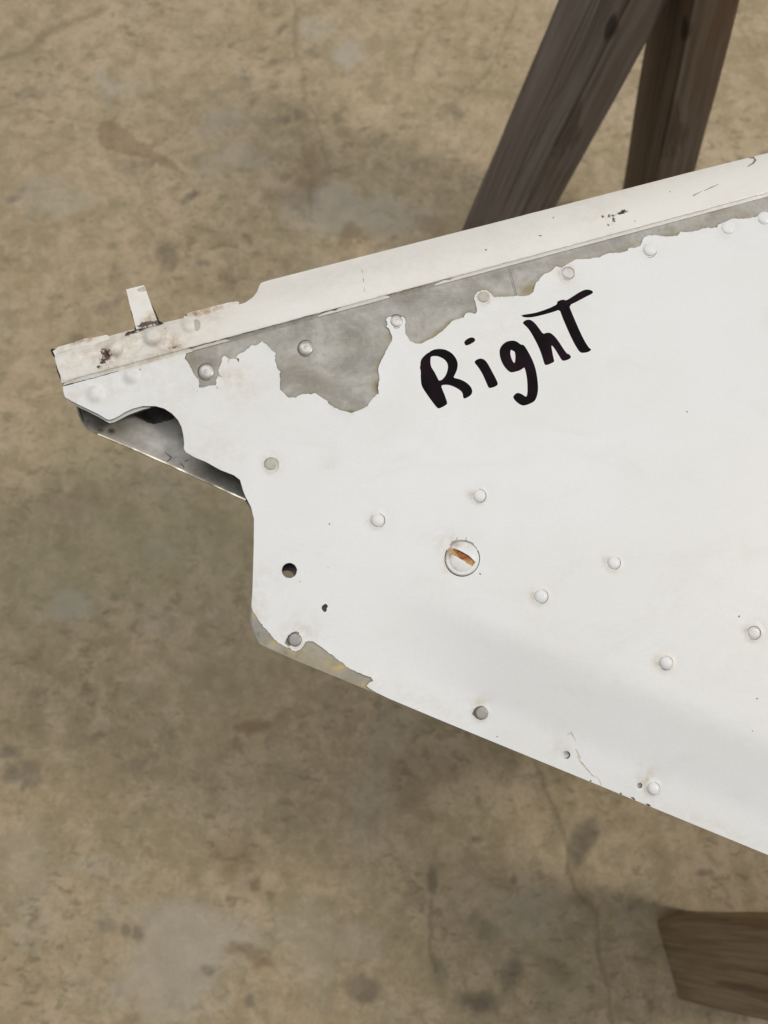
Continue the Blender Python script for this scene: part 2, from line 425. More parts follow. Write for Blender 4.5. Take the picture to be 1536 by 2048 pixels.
    for a in ((703, 415, 120, 42, .55), (223, 176, 38, 22, .5), (720, 111, 34, 16, .55), (384, 1870, 110, 70, .55), (333, 1960, 90, 80, .5), (133, 1215, 40, 34, .6),
              (450, 250, 60, 26, .35), (640, 60, 34, 30, .4), (120, 400, 90, 34, .3), (460, 330, 70, 30, .28), (1040, 1820, 70, 50, .3), (620, 1900, 60, 90, .25), (330, 1110, 40, 16, .35),
              (700, 1880, 60, 40, .3), (60, 1700, 60, 60, .25)):
        Lt(*a, warp=2)
    spot(tone, 0, 752, 1560, 34, 170, .26, rot=10, warp=2, soft=.8)
    spot(tone, 0, 790, 430, 90, 40, .4, warp=2)
    for a in ((300, 1080, 260, 120, .45), (90, 1130, 120, 120, .4), (1080, 1890, 40, 26, .5), (1110, 1960, 40, 70, .4), (470, 1330, 110, 60, .3), (960, 1860, 40, 30, .4), (200, 930, 160, 80, .3)):
        Gn(*a, warp=2, soft=.8)
    def crack(pts, w, s):
        best = np.full(len(X), 1e9); cx, cy = PX + wx * .5 + wx2 * .1, PY + wy * .55; P = np.stack([cx, cy], 1); p = np.array(pts, float)
        for a, b in zip(p[:-1], p[1:]):
            ab = b - a; t = np.clip(((P - a) @ ab) / (ab @ ab), 0, 1); best = np.minimum(best, np.hypot(*((a + t[:, None] * ab) - P).T))
        stain[:, 2] = np.maximum(stain[:, 2], np.clip(1.4 - best / w, 0, 1) * s * (.55 + .9 * (det - .25)))
    crack(zm(700, 1350, 1.837, [(640, 250), (665, 310), (720, 430), (765, 540), (795, 650), (800, 720), (830, 790), (900, 870), (912, 960), (920, 1080), (945, 1160), (962, 1290)]), 4.5, .6)
    crack([(586, -20), (590, 53), (609, 193), (598, 281), (627, 352), (619, 434)], 6, .34)
    crack([(609, 193), (640, 270), (660, 330)], 4, .4)
    crack(zm(700, 1350, 1.837, [(305, 830), (296, 1000), (310, 1090)]), 5, .55)
    crack([(-20, 122), (60, 92), (120, 58), (210, 10)], 8, .35)
    crack([(1035, 0), (1000, 110), (930, 190)], 4, .35)
    me = bpy.data.meshes.new('floor')
    I = np.arange(nx * ny).reshape(ny, nx)
    F = np.stack([I[:-1, :-1], I[:-1, 1:], I[1:, 1:], I[1:, :-1]], -1).reshape(-1, 4)
    me.vertices.add(len(co)); me.vertices.foreach_set('co', co.ravel())
    me.loops.add(F.size); me.loops.foreach_set('vertex_index', F.ravel().astype(np.int32))
    me.polygons.add(len(F)); me.polygons.foreach_set('loop_start', np.arange(0, F.size, 4, dtype=np.int32))
    me.update(calc_edges=True); me.validate()
    for nme, arr in (('stain', stain), ('tone', tone)):
        at_ = me.attributes.new(nme, 'FLOAT_COLOR', 'POINT'); at_.data.foreach_set('color', np.clip(arr, 0, 1).ravel().astype(np.float32))
    o = link('floor', me, floor_material()); tag(o, 'mottled tan concrete floor with stains and hairline cracks', None, 'structure')
build_floor()

# ------------------------------------------------------------------ sawhorse
def board(name, A, B, wdir, w, t, m, parent, foot_round=0.0, ext=0.0):
    A, B = Vector(A), Vector(B); ax = (B - A); Ln = ax.length; ax.normalize()
    wd = Vector(wdir); wd = (wd - ax * wd.dot(ax)).normalized(); td = ax.cross(wd)
    bm = bmesh.new(); bmesh.ops.create_cube(bm, size=1)
    for v in bm.verts: v.co = Vector((v.co.x * w, v.co.y * t, (v.co.z + .5) * Ln))
    for k in range(1, 12):
        bmesh.ops.bisect_plane(bm, geom=bm.verts[:] + bm.edges[:] + bm.faces[:], plane_co=(0, 0, Ln * k / 12), plane_no=(0, 0, 1))
    for v in bm.verts:
        s = v.co.z
        v.co.x += .0009 * math.sin(s * 23 + w * 700); v.co.y += .0008 * math.sin(s * 31 + t * 300)
    M3 = Matrix((wd, td, ax)).transposed()
    if foot_round == 'floor':            # foot cut level with the floor
        for v in bm.verts:
            if v.co.z < 1e-4:
                p = A + M3 @ v.co; v.co.z -= (p.z) / ax.z
    bmesh.ops.bevel(bm, geom=[e for e in bm.edges if e.calc_face_angle(0) > .6], offset=.0035, segments=3, affect='EDGES', profile=.6)
    me = bpy.data.meshes.new(name); bm.to_mesh(me); bm.free()
    me.polygons.foreach_set('use_smooth', [True] * len(me.polygons)); me.set_sharp_from_angle(angle=R(40))
    o = link(name, me, m, parent); o.matrix_basis = Matrix.Translation(A - parent.location) @ M3.to_4x4()
    return o
def build_sawhorse():
    root = empty('sawhorse', ER * .40 + Vector((0, 0, 0)))
    tag(root, 'weathered grey-brown wooden sawhorse standing on the concrete under the white panel', 'sawhorse')
    z = lambda h: Vector((0, 0, h)); ztop = ZP - .0235
    board('beam', ER * .40 + EB * -.45 + z(ztop - .0445), ER * .40 + EB * .63 + z(ztop - .0445), (0, 0, 1), .089, .038, M_wood, root)
    # far legs are seen above the panel, the near left foot at lower right
    fl0, fl1 = at(971, 520, 0), at(1222, 0, .35); fl1 = fl0 + (fl1 - fl0) * (.575 / .35)
    fr0, fr1 = at(1279, 520, 0), at(1387, 0, .35); fr1 = fr0 + (fr1 - fr0) * (.575 / .35)
    nl0 = at(1366, 1908, .0); nl1 = ER * .375 + EB * -.285 + z(.575)
    nr0 = ER * .53 + EB * -.50; nr1 = ER * .425 + EB * -.42 + z(.575)
    board('leg', fl0, fl1, EB, .098, .045, M_wood, root, 'floor')
    board('leg', fr0, fr1, EB + ER * .08, .098, .045, M_wood2, root, 'floor')
    board('leg', nl0, nl1, EB, .086, .040, M_wood3, root, 'floor')
    board('leg', nr0, nr1, EB, .098, .045, M_wood, root, 'floor')
build_sawhorse()

# ------------------------------------------------------------------ the panel
ROOT = empty('aircraft_panel', at(1000, 1000, ZP) + Vector((0, 0, -.022)))
tag(ROOT, 'white painted aircraft panel with peeling paint, rivets and handwritten Right', 'aircraft panel')

XR = 2500                                     # the panel runs on past the frame and over the sawhorse beam
LE = lambda x: 306 + (1536 - x) * .255        # upper outline of the leading-edge strip
TE = lambda x: 1398 + .413 * (x - 780)
JOG = lambda x: 771 + (x - 127) * (393 - 771) / 1409.
left_low = [(126, 772), (126.6, 783), (130, 794), (141, 801), (158.6, 810), (182, 821), (197.7, 828.6), (211, 837), (218, 840), (225, 838), (236.7, 832.5),
            (250, 824), (266, 817), (285.5, 812), (311, 812), (328.5, 817), (344, 827), (356, 840), (363, 854), (366.6, 869.6), (368.5, 885), (367.6, 897),
            (371.5, 904), (389, 914.5), (400, 919), (411.5, 923.6), (441, 940), (467, 950), (480, 959.5), (486.4, 982), (492, 995), (502, 1013.6), (508, 1038),
            (507.5, 1091), (506, 1143.7), (505, 1179), (503.5, 1213), (503.4, 1249), (509, 1268), (518, 1286), (525, 1291)]
te_pts = [(597, 1323), (675, 1355), (751.5, 1386.5), (780, 1398), (880, 1440), (1200, 1571.5), (1298, 1612), (1512, 1700), (XR, TE(XR))]; te_pts = dense(te_pts, 16, 0, False)
FAR = [(4106, 1365), (4106, -300)]               # beyond the frame the edge turns and runs level to the end
peel_c = zm(360, 660, 6.98, [(85, 340), (65, 392), (110, 450), (165, 560), (205, 630), (258, 685), (268, 760), (268, 805), (330, 803), (345, 795), (400, 778), (470, 768), (500, 775), (510, 730),
            (500, 700), (525, 655), (555, 640), (545, 600), (535, 570), (555, 510), (585, 430), (580, 400), (600, 370), (625, 360), (650, 378), (690, 405), (750, 398), (795, 402), (818, 452), (822, 402),
            (776, 385), (800, 355), (845, 322), (885, 312), (940, 265), (985, 222), (1060, 215), (1110, 185), (1150, 155), (1190, 190), (1240, 235), (1285, 290), (1340, 325), (1325, 365), (1330, 440),
            (1350, 520), (1370, 555), (1405, 580), (1390, 605), (1400, 680), (1395, 760), (1395, 830), (1440, 870), (1490, 925)])
peel_d = zm(540, 600, 5.486, [(200, 1070), (290, 1070), (300, 1055), (370, 1030), (440, 1035), (500, 1022), (550, 1060), (630, 1110), (640, 1135), (720, 1185), (800, 1215), (850, 1228), (900, 1240), (930, 1225),
            (1000, 1200), (1070, 1165), (1110, 1100), (1170, 1035), (1192, 1030), (1188, 950), (1203, 870), (1190, 800), (1188, 770), (1200, 710), (1240, 630), (1290, 530), (1340, 440), (1342, 405), (1325, 365),
            (1310, 320), (1275, 290), (1290, 270), (1285, 240), (1272, 220), (1295, 190), (1330, 183), (1385, 215), (1440, 180), (1470, 195), (1488, 235), (1480, 290), (1485, 370)])
peel_e = zm(760, 520, 5.12, [(300, 820), (360, 855), (420, 855), (480, 825), (540, 800), (600, 755), (660, 705), (715, 650), (735, 628), (800, 605), (860, 588), (868, 560), (900, 538), (930, 540), (975, 552),
            (993, 530), (990, 490), (980, 440), (963, 400), (970, 365), (1000, 325), (1045, 308), (1100, 315), (1140, 345), (1165, 380), (1230, 378), (1300, 375), (1370, 372)])
peel_f = zm(1030, 400, 5.12, [(10, 980), (100, 985), (150, 970), (190, 940), (200, 890), (215, 845), (245, 825), (265, 790), (290, 765), (350, 740), (400, 700), (425, 678), (465, 690), (480, 695), (540, 655),
            (600, 620), (625, 608), (700, 605), (770, 602), (800, 590), (860, 592), (900, 565), (960, 545), (1050, 540), (1120, 530), (1155, 515), (1175, 488), (1215, 490), (1270, 474)])
peel_g = zm(1280, 290, 6, [(4, 1208), (30, 1140), (70, 1100), (100, 1085), (190, 1080), (240, 1090), (330, 1098), (450, 1088), (485, 1040), (560, 1045), (620, 1040), (690, 1030), (740, 1005), (820, 988), (850, 1000),
            (930, 985), (935, 955), (1000, 930), (1060, 905), (1100, 885), (1200, 885), (1300, 878), (1390, 865), (1430, 830), (1480, 818), (1536, 825)])
peel = peel_c + peel_d + peel_e + peel_f + peel_g + [(1600, 408), (1700, 372), (1800, 352), (2200, 245)]
peel_h = zm(480, 1200, 5.12, [(118, 70), (135, 120), (180, 190), (235, 270), (270, 300), (320, 365), (385, 435), (420, 450), (465, 480), (520, 500), (535, 520), (570, 528), (620, 505), (655, 460), (670, 430), (700, 420),
            (760, 432), (830, 480), (920, 552), (945, 560), (1010, 620), (1060, 650), (1090, 685), (1160, 720), (1240, 755), (1340, 790), (1365, 825), (1320, 850), (1295, 880), (1330, 910), (1390, 945)])

HOLE = (578.6, 1141, 15.0)
PITS = [(1132.5, 1510, 8.0), (1279, 1571, 5.5)]
SCREW = (924.5, 1117.5, 34.0)
# x, y, radius in photo pixels, kind
RIV = [(230, 695, 21, 'mound'), (306, 672, 22, 'mound'), (379, 648, 19, 'mound'), (190, 787, 19, 'low'), (262, 752, 17, 'low'),
       (413, 744, 15.5, 'bare'), (612, 697, 15, 'bare'), (793, 642.5, 12.5, 'bare'), (967, 594, 12.2, 'primed'), (1135.5, 547, 12.3, 'pale'),
       (1299, 500, 14, 'soft'), (1456, 456, 14, 'soft'), (1528, 437, 14, 'soft'), (542, 929, 12.5, 'primed'), (755.5, 1041, 13.5, 'painted'),
       (958.5, 992, 13, 'painted'), (1227.5, 1126, 12.8, 'painted'), (1082, 1193, 13.5, 'painted'), (1331.5, 1326, 13.5, 'painted'), (1508, 1266, 13, 'pale'),
       (590.5, 1280, 13.5, 'grey'), (963.5, 1426, 12.8, 'grey'), (1306.5, 1577, 12.5, 'painted'), (1690, 396, 14, 'soft'), (1850, 352, 14, 'soft'), (1590, 1463, 13.5, 'painted'), (1640, 1720, 12.5, 'painted')]
bare_kinds = {'bare'}

def dimples(x, y):
    z = 0.0
    for rx, ry, r, k in RIV:
        d = math.hypot(x - rx, y - ry)
        if d < 4 * r:
            if k == 'low': z += 1.25 * math.exp(-(d / (r * .76)) ** 5) - .10 * math.exp(-((d - 1.35 * r) / (.35 * r)) ** 2)
            elif k in ('painted', 'grey', 'soft', 'pale', 'primed'): z += .22 * math.exp(-((d - 1.0 * r) / (.30 * r)) ** 2) - .14 * math.exp(-((d - 1.75 * r) / (.5 * r)) ** 2)
    d = math.hypot(x - SCREW[0], y - SCREW[1])
    if d < 80: z -= .25 * math.exp(-((d - 40) / 12.) ** 2)
    for hx, hy, r in PITS:
        d = math.hypot(x - hx, y - hy)
        if d < 3 * r: z -= (2.2 * max(0, 1 - (d / r) ** 4) if d < r else 0) + .12 * math.exp(-((d - r) / (.5 * r)) ** 2)
    return z
def wav(x, y): return .10 * math.sin(x * .011 + y * .004) * math.sin(y * .009 - 1.2)   # slight oil-canning
z_metal = lambda x, y: skin(x, y) + wav(x, y) - .04
z_paint = lambda x, y: skin(x, y) + wav(x, y) + .34 + dimples(x, y)

def rings(lst, fr=(.35, .7, 1.0, 1.15, 1.35, 1.6, 2.0, 2.6)):
    out = []
    for t in lst:
        for f in fr:
            n = 14 if f < 1 else 20
            out += [(t[0] + t[2] * f * math.cos(i * 2 * math.pi / n + f), t[1] + t[2] * f * math.sin(i * 2 * math.pi / n + f)) for i in range(n)]
    return out
def local_grid(x0, y0, x1, y1, st):
    X, Y = np.meshgrid(np.arange(x0, x1, st), np.arange(y0, y1, st)); return [tuple(p) for p in np.stack([X.ravel(), Y.ravel()], 1)]
def gsum(v, pts):
    s = np.zeros(len(v))
    for p in pts:
        x, y, r, a = p[:4]; ry = p[4] if len(p) > 4 else r; rot = R(p[5]) if len(p) > 5 else 0
        dx, dy = v[:, 0] - x, v[:, 1] - y; c, sn = math.cos(rot), math.sin(rot)
        s = np.maximum(s, a * np.exp(-((dx * c + dy * sn) / r) ** 2 - ((-dx * sn + dy * c) / ry) ** 2))
    return s

# bare metal skin under the paint
skin_out = [(118, 735)] + left_low + te_pts + FAR[:1] + [(4106, JOG(4106) - 30), (140, JOG(140) - 30)]
holes = [circle(*HOLE, 30)] + [circle(p[0], p[1], p[2] * 1.15, 16) for p in PITS]
def metal_wear_shade(v):
    w = np.zeros((len(v), 3))
    w[:, 0] = gsum(v, [(878, 665, 34, 1.2, 6, -37), (852, 682, 22, 1.0, 5, -30), (898, 648, 12, 1.2, 5, -38), (1058, 578, 16, 1.4, 8, -30), (752, 772, 8, 1.1, 16), (700, 823, 14, 1.0, 4), (782, 668, 6, 1.0, 14, 20),
                       (1230, 505, 14, .55, 4), (1345, 470, 26, .6, 8, -8), (1400, 452, 30, .45, 9, -14), (1490, 430, 22, .55, 6, -12), (1450, 425, 40, .35, 8, -14), (1180, 515, 30, .4, 5, -10), (1270, 487, 8, .5, 10),
                       (640, 770, 45, .22, 30), (600, 740, 30, .2, 40), (700, 690, 60, .12, 30), (385, 715, 12, .4), (640, 1330, 120, .5, 24, 23), (540, 1280, 30, .35), (700, 1365, 40, .5, 12, 23)])
    w[:, 1] = gsum(v, [(755, 776, 4, .9, 12), (703, 824, 8, .8, 2.5), (390, 716, 14, .35), (420, 728, 16, .35, 8), (620, 758, 40, .22, 16), (690, 672, 60, .28, 20, -15), (680, 740, 40, .2), (760, 640, 40, .25, 14, -15),
                       (800, 600, 140, .30, 10, -15), (480, 672, 120, .35, 7, -15), (1000, 548, 110, .22, 6, -15), (595, 1310, 5, .5), (570, 1306, 6, .5, 3, 23), (515, 1270, 6, .5), (1420, 436, 20, .25, 6), (1330, 460, 20, .2, 5), (905, 1083, 14, .55, 5, -25), (940, 1083, 20, .5, 5, 25), (923, 1078, 26, .42, 4), (577, 1275, 8, .85, 18, 20), (588, 1264, 12, .7, 5), (948, 1424, 6, .8, 12), (958, 1413, 10, .6, 4)])  # last ones paint dark shading into the gaps by the grey rivets
    w[:, 2] = gsum(v, [(682, 1334, 17, .85, 6, -15), (655, 1325, 8, .45), (586, 1303, 24, .55, 4, 30), (546, 1286, 7, .5), (727, 1370, 8, .45), (508, 1232, 3, .6, 8, -25), (620, 1300, 50, .12)])
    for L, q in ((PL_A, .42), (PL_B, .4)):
        dd = dist_open(v, L); w[:, 1] = np.maximum(w[:, 1], q * np.exp(-(dd / 2.6) ** 2) * np.clip(vnoise(v[:, 0] + 300, v[:, 1], .05, 77) * 2 - .35, .1, 1))  # peel-edge line: gathered dirt plus a painted edge shadow
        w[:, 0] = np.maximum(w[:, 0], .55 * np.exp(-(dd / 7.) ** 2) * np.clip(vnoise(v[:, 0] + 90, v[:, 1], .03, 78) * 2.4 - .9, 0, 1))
    return np.clip(w, 0, 1)
PL_A = np.array(peel); PL_B = np.array(peel_h)
def dist_open(v, L):
    best = np.full(len(v), 1e9)
    for a, b in zip(L[:-1], L[1:]):
        ab = b - a; q = ab @ ab
        if q < 1e-9: continue
        t = np.clip(((v - a) @ ab) / q, 0, 1); best = np.minimum(best, np.hypot(*((a + t[:, None] * ab) - v).T))
    return best
def near_line(L, step, offs):
    D = np.array(dense([tuple(p) for p in L], step, 0, False)); T = np.gradient(D, axis=0); T /= np.hypot(*T.T)[:, None] + 1e-9; N = np.stack([T[:, 1], -T[:, 0]], 1)
    return [tuple(p) for o in offs for p in D + N * o]
ex = near_line(peel, 4, (-6, -3, 0, 3, 6)) + near_line(peel_h, 4, (-6, -3, 0, 3, 6)) + local_grid(893, 1068, 958, 1102, 3.5) + local_grid(566, 1256, 612, 1300, 4) + local_grid(940, 1406, 975, 1440, 4)
ex += local_grid(370, 590, 830, 830, 9) + local_grid(830, 520, 1100, 700, 8) + local_grid(1040, 420, 1536, 590, 9) + local_grid(505, 1210, 760, 1390, 6)
sheet('skin', [skin_out] + holes, z_metal, .8, M_metal, ROOT, grid=26, extra=ex, wear=metal_wear_shade)

# the coat of paint, peeled back from the joggle and the lower corner
chip = smooth_loop([(644, 1212), (648, 1209), (651, 1207), (655, 1210), (656, 1214), (653, 1216), (654, 1220), (650, 1225), (646, 1222), (643, 1217)], 1)
sc_gap = zm(870, 1060, 12.8, [(370, 385), (430, 295), (540, 258), (680, 246), (790, 258), (920, 300), (985, 345), (1030, 415), (1078, 462), (1068, 505), (990, 470), (900, 620), (700, 700), (480, 560), (420, 420)])
gap_590 = zm(480, 1200, 5.12, [(458, 440), (470, 410), (500, 355), (535, 330), (575, 320), (605, 332), (600, 380), (560, 430), (510, 470), (490, 475)])
gap_963 = [(945, 1428), (947, 1420), (953, 1414), (960, 1412), (968, 1416), (970, 1426), (962, 1434), (952, 1436)]
paint_out = left_low[:36] + [peel_h[0]]
paint_out = left_low[:36] + dense(peel_h, 3.2, .45, closed=False) + [p for p in te_pts if p[0] > 755] + FAR[:1] + [(4106, JOG(4106) + 30)] + dense(peel, 3.2, .45, closed=False)[::-1] + [(371, JOG(371) + 1), (130, JOG(130) + 1.5)]
PAINT_LOOPS = [paint_out, circle(HOLE[0], HOLE[1], HOLE[2] + .4, 34, .35), dense(chip, 2, .4), dense(sc_gap, 2.5, .3), dense(gap_590, 2.5, .4), dense(gap_963, 2.5, .4)]
PEELED = [np.array(dense(peel, 6, 0, False)), np.array(dense(peel_h, 6, 0, False))]
def paint_lift(v):
    out = np.zeros(len(v))
    for L in PEELED:
        lo, hi = L.min(0) - 20, L.max(0) + 20
        k = np.where((v[:, 0] > lo[0]) & (v[:, 0] < hi[0]) & (v[:, 1] > lo[1]) & (v[:, 1] < hi[1]))[0]
        if not len(k): continue
        d = np.full(len(k), 1e9)
        for p in L: d = np.minimum(d, np.hypot(v[k, 0] - p[0], v[k, 1] - p[1]))
        nz = np.clip(vnoise(v[k, 0] + 500, v[k, 1] + 500, .022, 5) * 1.9 - .55, 0, 1)
        out[k] += .62 * nz * np.exp(-d / 6.5)
    return out
def paint_wear(v):
    w = np.zeros((len(v), 3))
    d = [(x, y, r * 1.5, {'painted': .20, 'primed': .45, 'pale': .4, 'grey': .42, 'soft': .12, 'low': .2}.get(k, 0.0)) for x, y, r, k in RIV]
    d += [(x - r * 1.1, y - r * .2, r * .9, .42) for x, y, r, k in RIV if k in ('painted', 'grey', 'pale')]
    d += [(460, 752, 34, .42, 12, 12), (480, 765, 40, .22), (240, 770, 140, .16, 30, -15), (300, 725, 70, .25, 9, -15), (150, 790, 30, .2), (600, 1270, 40, .28), (540, 1150, 35, .14), (900, 1090, 26, .35), (895, 1125, 9, .45, 22, 15),
          (1295, 1560, 16, .45, 24), (960, 1408, 18, .35, 14), (1120, 1500, 16, .25), (515, 1200, 14, .3, 60), (860, 1410, 200, .12, 18, 22), (1400, 1640, 200, .14, 16, 22), (330, 800, 60, .12), (430, 900, 60, .14), (660, 925, 20, .15),
          (1000, 660, 60, .10), (1180, 940, 5, .35)]
    w[:, 0] = gsum(v, d)
    gr = [(x - r * 1.35, y + r * .1, r * .55, .44, r * .8) for x, y, r, k in RIV if k == 'grey']
    gr += [(1287, 1571, 9, .40, 5, 20), (1205, 1121, 9, .33, 10), (1484, 1252, 16, .30, 20), (1526, 1262, 8, .40), (1499, 1274, 4, .4), (1124, 1506, 5, .42), (1068, 1192, 5, .33, 12), (1318, 1318, 6, .33, 10), (887, 1120, 4, .36, 20), (1146, 551, 3.5, .4), (1312, 499, 3, .42),
           (196, 800, 26, .22, 6, 10), (172, 786, 5, .24, 10), (210, 800, 18, .2, 5)]
    w[:, 1] = gsum(v, gr)
    return np.clip(w, 0, 1)
ex = rings([r for r in RIV if r[3] not in bare_kinds]) + rings([(*SCREW[:2], 34)], (.8, .95, 1.08, 1.25, 1.5)) + rings(PITS, (.3, .6, .8, .92, 1.05, 1.3, 1.8)) + [(x, y) for x, y in np.asarray(dense(peel, 7, 0, False)) + rng.normal(0, 1, (len(dense(peel, 7, 0, False)), 2)) + (3, 9)]
ex += local_grid(1190, 1108, 1222, 1140, 5) + local_grid(1470, 1235, 1536, 1290, 6) + local_grid(1268, 1560, 1300, 1584, 4)
sheet('paint', PAINT_LOOPS, z_paint, .33, M_paint, ROOT, grid=20, extra=ex, wear=paint_wear, lift=paint_lift, sharp=40)

# ------------------------------------------------------------------ leading-edge strip
strip_top = [(478, 609), (452, 617.5), (418.5, 624), (408, 629), (400, 633), (368, 636), (325, 645.5), (300, 651.4), (269, 657.7), (220, 672), (181, 683), (144, 691), (119, 698), (112, 702), (109, 707), (111, 723), (115, 737), (121, 752), (122.5, 766)]
strip_out = [(4106, LE(4106)), (1536, 306), (1390, 342), (1280, 370.5), (1030, 435), (540, 560), (524, 565), (521, 567), (518, 573.5), (514, 584), (506.5, 594), (496, 601.5), (491, 605)] + strip_top
strip_low = [(127, 766)] + [(x, JOG(x) - 8.3) for x in range(150, 4050, 40)] + [(4106, JOG(4106) - 8.3)]
def z_strip(x, y):
    t = d_jog(x, y) - 8
    s = min(1, max(0, (t - 30) / 54.)); e = max(0, 1 - t / 5.)
    z = 1.9 - 7.5 * s * s - .35 * e * e + .3 * wav(x * 1.7, y)
    for rx, ry, r, k in RIV:
        if k == 'mound':
            d = math.hypot(x - rx, y - ry)
            if d < 3 * r: z += (1.1 if rx > 370 else 2.2) * math.exp(-(d / (r * .80)) ** 5) * (1 if d < 2 * r else 0)
    return z
def strip_wear(v):
    w = np.zeros((len(v), 3))
    w[:, 0] = gsum(v, [(240, 690, 170, .42, 40, -15), (340, 690, 34, .5, 30), (160, 715, 45, .28, 20), (260, 715, 34, .4, 14), (330, 712, 40, .5, 10, -15), (430, 635, 40, .35, 8, -14), (290, 655, 40, .5, 8, -14), (220, 722, 25, .45), (1180, 430, 60, .12), (900, 520, 300, .1, 30, -15),
                       (240, 735, 120, .45, 6, -15), (1250, 375, 280, .16, 12, -14), (700, 545, 200, .12, 20, -14)])
    w[:, 1] = gsum(v, [(211, 705, 15, .74, 15), (206, 722, 15, .70, 13), (199, 733, 11, .66, 6), (216, 715, 15, .62, 24), (264, 665, 30, .66, 8, -14), (284, 659, 22, .66, 6, -14), (252, 672, 12, .6, 7), (296, 651, 30, .66, 6, -14), (322, 647, 14, .6, 5, -14), (340, 670, 24, .44, 36), (345, 694, 24, .50, 11, -10), (362, 690, 16, .54, 6), (331, 662, 14, .44),
                       (200, 741, 80, .38, 7, -15), (260, 725, 60, .42, 6, -15), (1246, 424, 17, .70, 9, -18), (1222, 432, 16, .66, 6, -10), (1206, 433, 10, .66, 5), (1228, 440, 8, .62, 7), (1220, 449, 18, .48, 6, -10), (1258, 459, 8, .56, 3.5, -15), (160, 700, 60, .36, 6, -14)])
    w[:, 2] = gsum(v, [(345, 697, 24, .55, 10, -12), (310, 708, 30, .35, 6, -15), (338, 672, 18, .22, 24), (418, 627, 30, .35, 5, -12), (215, 712, 18, .3, 20), (285, 655, 30, .5, 5, -14), (330, 700, 40, .25)])
    return np.clip(w, 0, 1)
strip_chip = smooth_loop(zm(300, 560, 5.908, [(515, 480), (535, 465), (565, 465), (590, 490), (598, 540), (580, 590), (550, 610), (525, 590), (528, 540)]), 1)
ex = rings([r for r in RIV if r[3] == 'mound'], (.2, .4, .55, .7, .8, .9, 1.0, 1.1, 1.25, 1.5, 1.8)) + local_grid(110, 640, 390, 770, 5) + local_grid(1190, 410, 1270, 465, 4) + [(x, JOG(x) - 8.3 - o) for x in range(130, XR, 14) for o in (2, 4, 7)]
sheet('leading_edge_strip', [dense(strip_out, 12, .12, False) + dense(strip_low, 9, .35, False), strip_chip], z_strip, 1.0, M_strip, ROOT, grid=17, extra=ex, wear=strip_wear, sharp=40)
sheet('bare_patch', [[(p[0] + (p[0] - 393) * .2, p[1] + (p[1] - 651) * .2) for p in strip_chip]], lambda x, y: z_strip(x, y) - .12, .2, M_tan, ROOT, grid=6)

# narrow sealant ledge along the joggle, painted in places
zl = lambda h: (lambda x, y: z_metal(x, y) + h)
ledge = lambda x0, x1, a, b, st=9: dense([(x, JOG(x) - a) for x in np.linspace(x0, x1, max(2, int((x1 - x0) / st)))], 50, 0, False) + [(x, JOG(x) - (a + (b - a) * min(1, .35 + min(x - x0, x1 - x) / 9.)) + random.gauss(0, .35)) for x in np.linspace(x1, x0, max(2, int((x1 - x0) / st)))]
def led(x, y):
    return z_metal(x, y) + .12 + .75 * sstep(-1, 8.5, d_jog(x, y))
def ledp(x, y): return led(x, y) + .28
def ledge_wear(v):
    w = np.zeros((len(v), 3)); w[:, 1] = gsum(v, [(x, JOG(x) - 7, 30, .35, 3, -15) for x in (470, 540, 600, 800, 840)]); w[:, 0] = gsum(v, [(820, JOG(820) - 4, 40, .5, 6, -15)]); return w
sheet('sealant_ledge', [ledge(126, XR, -.8, 11)], led, .6, M_metal, ROOT, grid=0, wear=ledge_wear, extra=[(x, JOG(x) - o) for x in range(130, XR, 12) for o in (2, 5, 8)])
def fw(amount):
    def f(v):
        w = np.zeros((len(v), 3)); w[:, 0] = amount * (.4 + .6 * vnoise(v[:, 0], v[:, 1], .05, 3)); w[:, 1] = .16 * (vnoise(v[:, 0], v[:, 1], .08, 8) > .55); return w
    return f
flakes = [(127, 385, -1.5, 9.2, .5), (384, 458, 0.5, 5.5, .35), (636, 676, .8, 5.4, .15), (672, 779, .6, 8.4, .2), (870, 905, .5, 6.2, .05), (900, XR, .4, 8.2, .12)]
for x0, x1, a, b, d_ in flakes:
    sheet('paint_flake', [ledge(x0, x1, a, b)], ledp, .26, M_strip, ROOT, grid=0, wear=fw(d_), extra=[(x, JOG(x) - o) for x in range(int(x0) + 4, int(x1) - 3, 10) for o in (2, 4, 6) if a < o < b])
# black dirt line in the open seam
for x0, x1, w0 in ((372, 560, 2.6), (555, 676, 2.0), (780, 872, 1.6), (872, 930, .9), (960, 1010, .8), (1120, 1150, .9), (1235, 1262, 1.6)):
    pts = [(x, JOG(x) - 8.6 + random.gauss(0, .45)) for x in np.arange(x0, x1, 7)]
    ribbon('seam_dirt', pts, [w0 * random.uniform(.5, 1.3) for _ in pts], lambda x, y: max(led(x, y) + .3, z_strip(x, y) - .35), M_dirt_shade, ROOT, .05, .12)
pts = [(x, JOG(x) + .6 + random.gauss(0, .3)) for x in np.arange(126, 250, 6)]
ribbon('seam_dirt', pts, [random.uniform(.5, 1.6) * (1.6 if i < 4 else 1) for i in range(len(pts))], z_paint, M_dirt_shade, ROOT, .05, .14)

